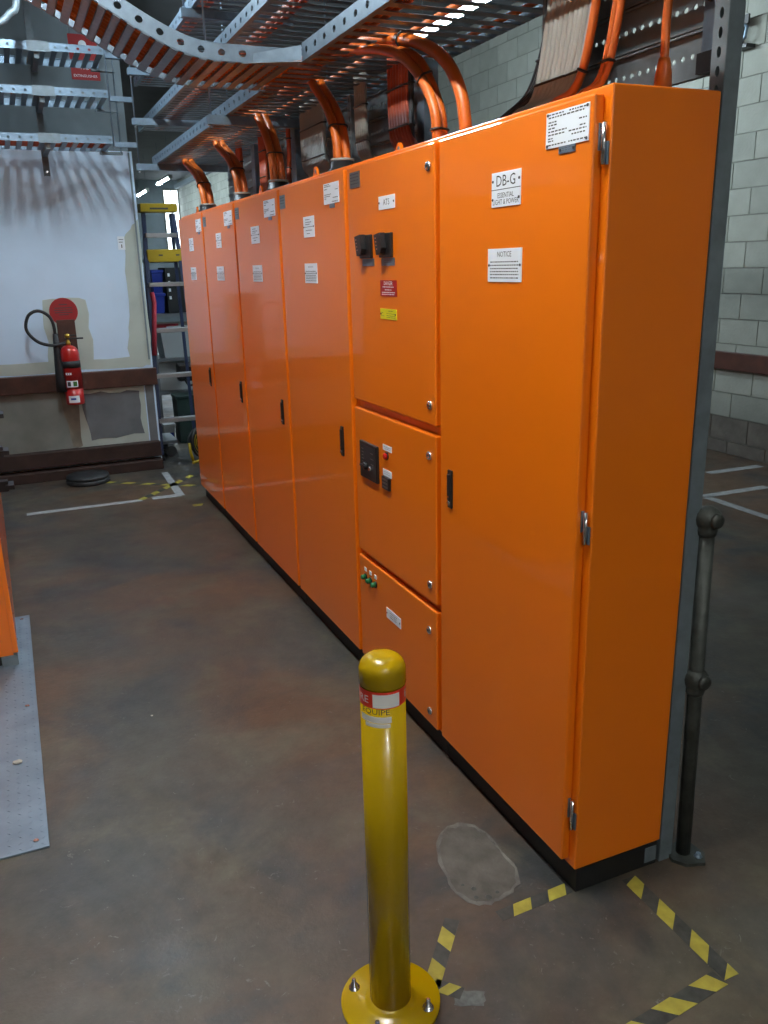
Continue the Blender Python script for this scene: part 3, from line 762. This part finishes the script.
b.use('retro_white_glare'); wrap(b,cang-1.15,cang+.35,.737,.7505,.0008); wrap(b,cang-.85,cang+.30,.727,.7355,.0008)
b.build('reflective_sticker',bo,'red reflective sticker with white print and painted glare')
tag(bo,'glossy yellow steel bollard with domed cap and reflective band','bollard')

# ================================================================== FLOOR MARKINGS
def poly_strip(b,pts,h): b.prism([(x,y,.0003) for x,y in pts],(0,0,h))
def hazard(name,label,a,e,wd,st=.055,start=0,ends=None,slant=.6):
    a,e=Vector((*a,0)),Vector((*e,0)); d=(e-a); L=d.length; d.normalize(); n=Vector((-d.y,d.x,0))
    t=empty(name,((a.x+e.x)/2,(a.y+e.y)/2,0)); sl=wd*slant
    s=-abs(sl); i=start
    def cl(s,side): return min(max(s,0),L)
    while s<L+abs(sl):
        q=[(s,-1),(s+st,-1),(s+st+sl,1),(s+sl,1)]
        pts=[]
        for u,sd in q:
            p=a+d*cl(u,sd)+n*(wd/2*sd); pts.append((p.x,p.y))
        ar=abs(sum(pts[k][0]*pts[(k+1)%4][1]-pts[(k+1)%4][0]*pts[k][1] for k in range(4)))/2
        if ar>1e-5:
            b=MB('tape_y' if i%2==0 else 'tape_k'); poly_strip(b,pts,.0009); b.build('stripe',t)
        s+=st; i+=1
    return tag(t,label,'floor tape','yellow and black hazard tape on the floor')
hazard('hazard_tape','short hazard tape strip leading from the patch to the cabinet corner',(.945,1.503),(1.165,1.512),.036,.055,1)
hazard('hazard_tape','hazard tape strip running from the cabinet side toward the outer corner',(1.331,1.473),(1.331,1.112),.044,.058,1,slant=-.9)
hazard('hazard_tape','hazard tape strip crossing the bottom right edge to the outer corner',(1.306,1.122),(.86,1.075),.044,.060,1,slant=-.9)
hazard('hazard_tape','hazard tape strip touching the yellow bollard base',(.832,1.545),(.693,1.385),.038,.052,1)
hazard('hazard_tape','small hazard tape stub hidden behind the bollard base',(.60,1.505),(.575,1.475),.03,.03,1)
hazard('hazard_tape','hazard tape end with worn grey tail beside the bollard',(.700,1.385),(.745,1.335),.034,.03,1)
b=MB('worn'); poly_strip(b,wob([(.732,1.350),(.792,1.318),(.775,1.283),(.715,1.313)],.004,4),.0007); tag(b.build('worn_tape'),'worn grey tape remnant on the floor beside the bollard','floor tape')
# far markings
b=MB('line_w'); poly_strip(b,[(-.05,6.06),(.73,6.055),(.73,6.12),(-.05,6.125)],.0008); poly_strip(b,[(.80,6.06),(1.01,6.06),(1.01,6.14),(.80,6.14)],.0008); poly_strip(b,[(.975,6.13),(1.035,6.06),(1.05,6.89),(1.0,6.89)],.0009)
tag(b.build('floor_line'),'white painted corner line on the floor before the far wall','floor line')
hazard('hazard_tape','far dashed hazard tape parallel to the white wall',(.55,6.78),(1.19,6.30),.05,.085,0)
hazard('hazard_tape','far dashed hazard tape crossing the white corner line',(.72,6.10),(1.25,6.72),.05,.085,0)
hazard('hazard_tape','single yellow tape scrap beside the farthest cabinet foot',(1.03,5.76),(1.11,5.76),.05,.09,0)
for q,(pts,lb) in enumerate((([(4.80,4.72),(5.32,4.70),(5.32,4.775),(4.80,4.795)],'white bay line on the right floor nearest the block wall'),([(4.28,4.23),(4.86,4.215),(4.86,4.29),(4.28,4.305)],'white bay line on the right floor in the middle'),([(4.25,4.24),(4.32,4.24),(4.30,3.55),(4.23,3.55)],'white bay line on the right floor running toward the camera'))):
    b=MB('line_w'); poly_strip(b,pts,.0008); tag(b.build('floor_line'),lb,'floor line','white bay lines on the right floor')
# mortar patch
ctr=[(.918,1.796),(.965,1.862),(1.035,1.875),(1.075,1.83),(1.085,1.75),(1.083,1.66),(1.067,1.592),(1.02,1.56),(.965,1.548),(.921,1.557),(.888,1.60),(.885,1.66),(.895,1.73)]
pp=empty('floor_patch',(.99,1.7,0))
def poly_mesh(m,poly,h,name,hole=None):
    b=MB(m); b.prism([(x,y,.0002) for x,y in poly],(0,0,h)); return b.build(name,pp)
def smoothp(poly,a,n=3):
    P=[Vector((*p,0)) for p in poly]; N=len(P); out=[]
    for i in range(N):
        for k in range(n):
            t=k/n; A,B,C,D=P[i-1],P[i],P[(i+1)%N],P[(i+2)%N]
            v=.5*((2*B)+(C-A)*t+(2*A-5*B+4*C-D)*t*t+(3*B-A-3*C+D)*t**3); out.append((v.x+random.uniform(-a,a),v.y+random.uniform(-a,a)))
    return out
sp=smoothp(ctr,.005); cx=sum(p[0] for p in sp)/len(sp); cy=sum(p[1] for p in sp)/len(sp)
poly_mesh('patch_rim',sp,.0012,'rim'); poly_mesh('patch',[(cx+(x-cx)*random.uniform(.86,.97),cy+(y-cy)*random.uniform(.88,.97)) for x,y in sp],.0018,'fill')
for x,y,r in ((.935,1.615,.009),(.925,1.585,.008),(.955,1.572,.011),(.985,1.578,.007),(.915,1.64,.006)):
    MB('tape_k').lathe((x,y,.0012),[(r,0),(r*.7,.0014)],9).build('pit',pp)
tag(pp,'pale mortar patch on the floor beside the nearest cabinet','floor patch')
# loose bits
for x,y,r,lb in ((-.165,2.79,.012,'small pale stone chip lying on the checker plate'),(.30,2.92,.005,'tiny white fleck on the aisle floor'),):
    bm=bmesh.new(); bmesh.ops.create_icosphere(bm,subdivisions=1,radius=r)
    for v in bm.verts: v.co=Vector((x+v.co.x*1.5*random.uniform(.8,1.2),y+v.co.y*random.uniform(.8,1.2),.007+r*.4+v.co.z*.6)) if r>.01 else Vector((x+v.co.x,y+v.co.y,r*.4+v.co.z*.4))
    b=MB('stone'); b.frombm(bm); tag(b.build('stone_chip'),lb,'stone')

# checker plate cover
cp=empty('checker_plate',(-.5,3.2,0))
PX0,PX1,PY0,PY1=-1.0,-.090,2.290,4.160
MB('checker').box(PX0,PX1,PY0,PY1,.0002,.006,.001).build('plate',cp)
tr=MB('checker'); k=0
pit=.030
nx=int((PX1-PX0)/pit); ny=int((PY1-PY0)/pit)
for i in range(nx):
    for j in range(ny):
        x=PX1-.016-i*pit; y=PY0+.016+j*pit; a=math.radians(45 if (i+j)%2 else -45)
        if x<-.55: continue
        ca,sa=math.cos(a),math.sin(a)
        P=[(-.012,0),(-.005,-.0028),(.005,-.0028),(.012,0),(.005,.0028),(-.005,.0028)]
        pts=[(x+u*ca-v_*sa,y+u*sa+v_*ca,.0058) for u,v_ in P]
        o=len(tr.v); tr.v += [Vector(p) for p in pts]+[Vector((x,y,.0078))]
        for q in range(6): tr.face([o+q,o+(q+1)%6,o+6])
o=tr.build('tread',cp); o['kind']='stuff'
for y in (2.33,3.2,4.12): MB('chrome').lathe((PX1-.035,y,.0058),[(.009,0),(.007,.003)],10).build('screw',cp)
tag(cp,'grey steel checker plate cover set on the floor at left','floor plate')

# ================================================================== LEFT HAND ORANGE ENCLOSURE
le=empty('side_enclosure',(-.5,4.6,0))
def skew(y): return -.150-(y-3.6)*.020
def lbox(b,xa,xb,y0,y1,z0,z1):   # box whose right side follows the enclosure face
    vs=[]
    for y in (y0,y1):
        for x in (xa,xb):
            for z in (z0,z1): vs.append((skew(y)+x,y,z))
    return b.add(vs,[(0,1,3,2),(4,6,7,5),(0,4,5,1),(2,3,7,6),(0,2,6,4),(1,5,7,3)])
lbox(MB('plinth'),-.75,-.03,3.62,6.0,.006,.055).build('plinth',le)
lbox(MB('orange'),-.78,-.012,3.61,6.02,.05,1.95).build('body',le)
for y0,y1 in ((3.605,4.38),(4.40,5.19),(5.21,6.01)):
    d=lbox(MB('orange'),-.0115,.008,y0,y1,.06,1.93).build('door',le)
    for z in (.10,.22,.34,.55): MB('chrome').lathe((skew(y0+.05)+.008,y0+.05,z),[(.006,0),(.006,.004)],8,'+X').build('screw',d)
lbox(MB('galv_dull'),-.06,.004,3.60,3.64,.006,.05).build('foot',le)
for z in (.43,.63,.84):
    h=MB('black'); lbox(h,.009,.065,5.14,5.20,z-.03,z+.03); lbox(h,.05,.095,5.10,5.22,z-.012,z+.012); h.build('black_latch',le)
tag(le,'orange enclosure whose edge shows at the left of the frame','enclosure')

# ================================================================== FAR WALL ITEMS
# extinguisher
fx,fy=.415,7.035
fe=empty('fire_extinguisher',(fx,fy,.60))
MB('fire_red').lathe((fx,fy,.60),[(.066,0),(.070,.006),(.070,.125)],28).use('fire_red').lathe((fx,fy,.725),[(.0715,0),(.0715,.26)]+[(.070*math.cos(a)+.0,.27+.065*math.sin(a)) for a in [math.pi/2*k/7 for k in range(0,7)]]+[(.02,.336)],28).build('cylinder',fe)
MB('rubber').lathe((fx,fy,.885),[(.0725,0),(.0725,.055)],28).build('black_band',fe)
def fwrap(m,a0,a1,z0,z1,name,r=.0722,marks=()):
    b=MB(m); n=12; o=len(b.v)
    for k in range(n+1):
        a=a0+(a1-a0)*k/n
        for z in (z0,z1): b.v.append(Vector((fx+r*math.cos(a),fy+r*math.sin(a),z)))
    for k in range(n): b.face([o+2*k,o+2*k+2,o+2*k+3,o+2*k+1])
    for (mm,b0,b1,y0,y1) in marks:
        b.use(mm); o=len(b.v); rr=r+.0006
        for k in range(7):
            a=b0+(b1-b0)*k/6
            for z in (y0,y1): b.v.append(Vector((fx+rr*math.cos(a),fy+rr*math.sin(a),z)))
        for k in range(6): b.face([o+2*k,o+2*k+2,o+2*k+3,o+2*k+1])
    return b.build(name,fe)
hp=-math.pi/2
fwrap('white_plate',hp-.75,hp+.45,.740,.790,'label',marks=(('green',hp-.05,hp+.35,.747,.783),('ink',hp-.65,hp-.3,.748,.782)))
fwrap('white_plate',hp-.75,hp+.45,.618,.672,'label',.0712,marks=(('blue_bin',hp-.5,hp+.05,.640,.655),))
fwrap('white_plate',hp-.75,hp-.1,.835,.852,'label',marks=(('fire_red',hp-.6,hp-.5,.838,.849),('fire_red',hp-.35,hp-.28,.838,.849)))
MB('brass').lathe((fx,fy,1.058),[(.018,0),(.018,.02),(.012,.03),(.012,.055),(.020,.06),(.020,.08),(.006,.088)],14).build('valve',fe)
MB('rubber').box(fx-.02,fx+.115,fy-.012,fy+.012,1.100,1.112,.003).prism([(fx+.07,fy-.01,1.125),(fx-.02,fy-.01,1.125),(fx-.02,fy-.01,1.135),(fx+.06,fy-.01,1.137)],(0,.02,0)).build('squeeze_grip',fe)
hose=spline([(fx-.02,fy-.02,1.075),(fx-.12,fy-.03,1.065),(fx-.22,fy-.03,1.10),(fx-.285,fy-.03,1.19),(fx-.26,fy-.03,1.29),(fx-.19,fy-.03,1.325),(fx-.12,fy-.03,1.29),(fx-.09,fy-.02,1.22),(fx-.085,fy-.01,1.10)],6)
MB('rubber').tube(hose,.012,8).build('hose',fe)
MB('rubber').tube([(fx-.085,fy-.01,1.15),(fx-.085,fy,1.05),(fx-.083,fy,.95),(fx-.080,fy,.80),(fx-.078,fy,.705)],.03,14,rs=[.018,.026,.034,.046,.052]).build('discharge_horn',fe)
MB('wood').box(fx-.06,fx+.075,YF-.02,YF,.98,1.245,.003).build('wall_bracket',fe)
tag(fe,'red fire extinguisher with black band, hose and horn on the far wall','extinguisher')
b=MB('sign_red').lathe((.418,YF-.001,1.307),[(.105,0),(.105,.004)],36,'-Y')
b.use('ink'); 
for q,(z,wd) in enumerate(((1.36,.06),(1.335,.13),(1.318,.14),(1.30,.13),(1.283,.07))): b.box(.418-wd/2,.418+wd/2,YF-.0058,YF-.005,z-.003,z+.003)
b.use('white_plate').box(.385,.455,YF-.006,YF-.005,1.225,1.243)
tag(b.build('round_sign'),'round red sign on the wall above the extinguisher','sign')
sg=MB('sign_red').box(.722,.935,7.56,7.566,3.04,3.36)
fnt=lambda yc,xc: (lambda x,y:(xc+x,7.5595,yc+y))
sg.use('white_plate').text('FIRE',.034,fnt(3.125,.825)).text('EXTINGUISHER',.026,fnt(3.068,.825))
sg.lathe((.825,7.5600,3.29),[(.03,0),(.03,.0006)],16,'-Y')
s1=sg.build('fire_sign')
tag(s1,'rectangular red fire sign high above the far wall trays','sign')
s1m=MB('galv_dull').tube([(.74,7.563,3.36),(.74,7.563,ZC)],.003,6).tube([(.92,7.563,3.36),(.92,7.563,ZC)],.003,6); s1m.build('hanging_wire',s1)
# round rubber base
rbs=empty('rubber_base',(.425,6.86,0))
MB('rubber').lathe((.425,6.86,0),[(.165,0),(.168,.01),(.165,.032),(.155,.036)],32).build('disc',rbs)
MB('rubber').lathe((.425,6.86,.036),[(.158,0),(.163,.008),(.160,.026),(.06,.030),(.03,.034)],32).build('disc',rbs)
tag(rbs,'round black rubber base lying on the floor at the far wall','rubber base')

# ================================================================== HANDRAIL STANCHION
st=empty('handrail_stanchion',(1.535,1.485,0)); hx,hy=1.529,1.485
def hxz(z): return hx-.018*z/.97
MB('pipe').tube([(hx,hy,.01),(hxz(.95),hy,.95)],.0195,16).build('post',st)
for z in (.548,.985):
    q_=hxz(z)
    MB('pipe').lathe((q_,hy,z),[(.02,-.045),(.024,-.04),(.026,-.028)]+[(.034*math.cos(a),.032*math.sin(a)) for a in [math.radians(q) for q in (-45,-25,0,25,50,70,85)]]+[(0,.032)],18).build('ball_joint',st)
    MB('pipe').lathe((q_,hy-.028,z),[(.020,0),(.018,.008),(.008,.010)],14,'-Y').build('end_cap',st)
    MB('pipe').tube([(q_,hy+.02,z),(1.575,5.9,z)],.0165,12).build('rail',st)
MB('pipe').tube([(1.575,5.9,.0),(1.575,5.9,1.0)],.0195,14).build('post',st)
pts=[(hx-.05,hy-.012),(hx-.028,hy-.045),(hx+.022,hy-.062),(hx+.05,hy-.03),(hx+.045,hy+.02),(hx+.01,hy+.04),(hx-.035,hy+.035)]
MB('pipe').prism([(x,y,0) for x,y in pts],(0,0,.010)).build('base_flange',st)
MB('galv').lathe((hx+.022,hy-.035,.010),[(.011,0),(.011,.003),(.007,.004),(.007,.012)],8).build('anchor_bolt',st)
tag(st,'weathered pipe handrail stanchion with two ball joints beside the strut post','handrail')

# ================================================================== BEHIND THE FAR WALL END
ld=empty('stepladder',(1.31,7.65,0))
tl,tr_,bl,br_=(1.170,7.62,2.06),(1.415,7.62,2.06),(1.085,7.36,0.01),(1.53,7.36,.01)
def lerp(a,b,t): return tuple(a[i]+(b[i]-a[i])*t for i in range(3))
def rail3(b,a,e,w=.03,dp=.022):
    a,e=Vector(a),Vector(e)
    c=[(-w/2,-dp/2,0),(w/2,-dp/2,0),(w/2,dp/2,0),(-w/2,dp/2,0)]
    b.add([a+Vector(q) for q in c]+[e+Vector(q) for q in c],[(3,2,1,0),(4,5,6,7),(0,1,5,4),(1,2,6,5),(2,3,7,6),(3,0,4,7)])
    return b
for a,e in ((tl,bl),(tr_,br_)): rail3(MB('blue_frp'),a,e,.034).build('side_rail',ld)
for a,e in (((1.18,7.68,2.06),(1.12,7.96,.01)),((1.405,7.68,2.06),(1.50,7.96,.01))): rail3(MB('blue_frp'),a,e,.026).build('rear_leg',ld)
MB('ladder_yellow').box(1.142,1.450,7.57,7.72,2.068,2.135,.006).use('ink').box(1.22,1.37,7.568,7.57,2.088,2.102).build('top_cap',ld)
ys=MB('ladder_yellow').box(1.160,1.478,7.56,7.60,1.665,1.768,.006).box(1.16,1.478,7.6,7.74,1.665,1.69)
ys.use('ink').box(1.255,1.29,7.558,7.56,1.715,1.727).box(1.40,1.43,7.558,7.56,1.715,1.727).build('tool_shelf',ld)
for z in (1.90,1.50,1.12,.74,.36):
    t=(2.06-z)/2.05; a=lerp(tl,bl,t); e=lerp(tr_,br_,t)
    MB('alu').box(a[0],e[0],a[1]-.04,a[1]+.04,z-.035,z,.003).build('step',ld)
for e in (bl,br_): MB('black').box(e[0]-.025,e[0]+.025,e[1]-.03,e[1]+.03,0,.05,.004).build('foot',ld)
MB('red_cloth').tube([(1.155,7.48,1.42),(1.165,7.46,1.34),(1.14,7.45,1.1),(1.12,7.43,.9)],.02,8).build('red_strap',ld)
tag(ld,'blue stepladder with yellow top cap standing beyond the far wall end','ladder')
# shelving and its contents
sh=empty('storage_shelf',(1.75,8.6,0))
for x in (1.27,2.3):
    for y in (8.35,8.85): MB('shelf').box(x-.015,x+.015,y-.015,y+.015,0,1.75).build('upright',sh)
for z in (.46,.78,1.20,1.70): MB('shelf').box(1.26,2.31,8.34,8.86,z-.03,z).build('shelf_board',sh)
tag(sh,'grey steel storage shelf behind the stepladder','shelf')
def bin_(name,label,m,x0,x1,y0,y1,z0,z1,cat,tap=.012,lip=True,extra=None):
    t=empty(name,((x0+x1)/2,(y0+y1)/2,z0)); b=MB(m)
    vs=[(x0+tap,y0+tap,z0),(x1-tap,y0+tap,z0),(x1-tap,y1-tap,z0),(x0+tap,y1-tap,z0),(x0,y0,z1),(x1,y0,z1),(x1,y1,z1),(x0,y1,z1)]
    b.add(vs,[(3,2,1,0),(4,5,6,7),(0,1,5,4),(1,2,6,5),(2,3,7,6),(3,0,4,7)]).build('shell',t)
    if lip: MB(m).box(x0-.008,x1+.008,y0-.008,y1+.008,z1-.025,z1+.004,.004).build('rim',t)
    if extra: extra(t)
    return tag(t,label,cat)
bin_('blue_bin','blue plastic bin on the upper shelf behind the ladder','blue_bin',1.31,1.415,8.4,8.7,1.202,1.385,'bin')
bin_('blue_bin','second blue bin stacked over the first behind the ladder','blue_bin',1.31,1.415,8.4,8.7,1.392,1.60,'bin')
def dots(t):
    for z in (1.33,1.40,1.47,1.54):
        MB('white_plate').box(1.455,1.475,8.372,8.379,z,z+.03).build('tag',t); MB('white_plate').box(1.60,1.615,8.372,8.379,z,z+.018).build('tag',t)
bin_('dark_crate','black crate with white tags on the upper shelf','dark_box',1.435,1.64,8.38,8.75,1.202,1.62,'crate',.004,False,dots)
bin_('grey_tub','pale grey plastic tub on the middle shelf','grey_tub',1.335,1.64,8.36,8.8,.782,1.06,'tub',.03)
bin_('white_carton','white carton on the lower shelf','white_box',1.29,1.62,8.42,8.8,.462,.74,'box',.002,False)
bin_('green_case','dark green case standing on the floor by the shelf','green_box',1.37,1.70,8.02,8.28,.0,.45,'case',.01)
bin_('paint_bucket','small white bucket with blue label by the shelf','white_box',1.245,1.345,8.10,8.22,0,.18,'bucket',.012,True,lambda t:MB('blue_bin').box(1.262,1.33,8.095,8.106,.05,.10).build('label',t))
MB_=MB('black').box(1.44,1.60,8.22,8.33,.56,.74,.03).tube([(1.50,8.2,.58),(1.53,8.19,.52),(1.58,8.2,.53)],.012,8)
MB_.use('chrome').box(1.55,1.60,8.20,8.22,.70,.71)
bg=MB_.build('tool_bag'); tag(bg,'black tool bag hanging from the shelf edge','bag')
MB_=MB('red_cloth').prism([(1.32,8.45,1.066),(1.50,8.42,1.066),(1.54,8.5,1.066),(1.38,8.6,1.066)],(0,.02,.03)); MB_.use('white_box').prism([(1.40,8.38,1.066),(1.58,8.36,1.066),(1.6,8.42,1.066),(1.45,8.44,1.066)],(0,0,.012))
tag(MB_.build('rag'),'crumpled red and white rag on the grey tub','rag')
# drum fan
fn_=empty('drum_fan',(1.36,7.22,0))
ring=[(1.42+.03*math.sin(a)*0+.135*math.cos(a)*.75,7.22+.135*math.cos(a)*.6,.165+.135*math.sin(a)) for a in [2*math.pi*k/28 for k in range(28)]]
MB('black').tube(ring,.012,8,closed=True).build('rim',fn_)
gm=MB('ladder_yellow')
for k in range(6):
    rr=.022*(k+.6); gm.tube([(1.42+rr*math.cos(a)*.75,7.22+rr*math.cos(a)*.6,.165+rr*math.sin(a)) for a in [2*math.pi*q/24 for q in range(24)]],.0035,5,closed=True)
gm.build('grille',fn_)
MB('ladder_yellow').tube([(1.315,7.14,.012),(1.300,7.15,.09),(1.295,7.15,.17)],.013,8).tube([(1.30,7.08,.012),(1.52,7.24,.012)],.012,8).build('stand',fn_)
MB('black').lathe((1.42,7.235,.165),[(.12,-.03),(.12,.06)],20,'-Y').build('drum',fn_)
tag(fn_,'yellow drum fan on the floor behind the farthest cabinet','fan')
# castor trolley foot
MB_=MB('shelf').box(1.12,1.26,7.5,7.9,.11,.14,.004).use('rubber').lathe((1.19,7.48,.05),[(.048,-.012),(.05,0),(.048,.012)],18,'-Y')
MB_.use('shelf').box(1.165,1.215,7.47,7.50,.05,.115).use('rubber').lathe((1.19,7.86,.05),[(.048,-.012),(.05,0),(.048,.012)],18,'-Y')
tag(MB_.build('castor_dolly'),'small dolly on castors at the ladder foot','dolly')
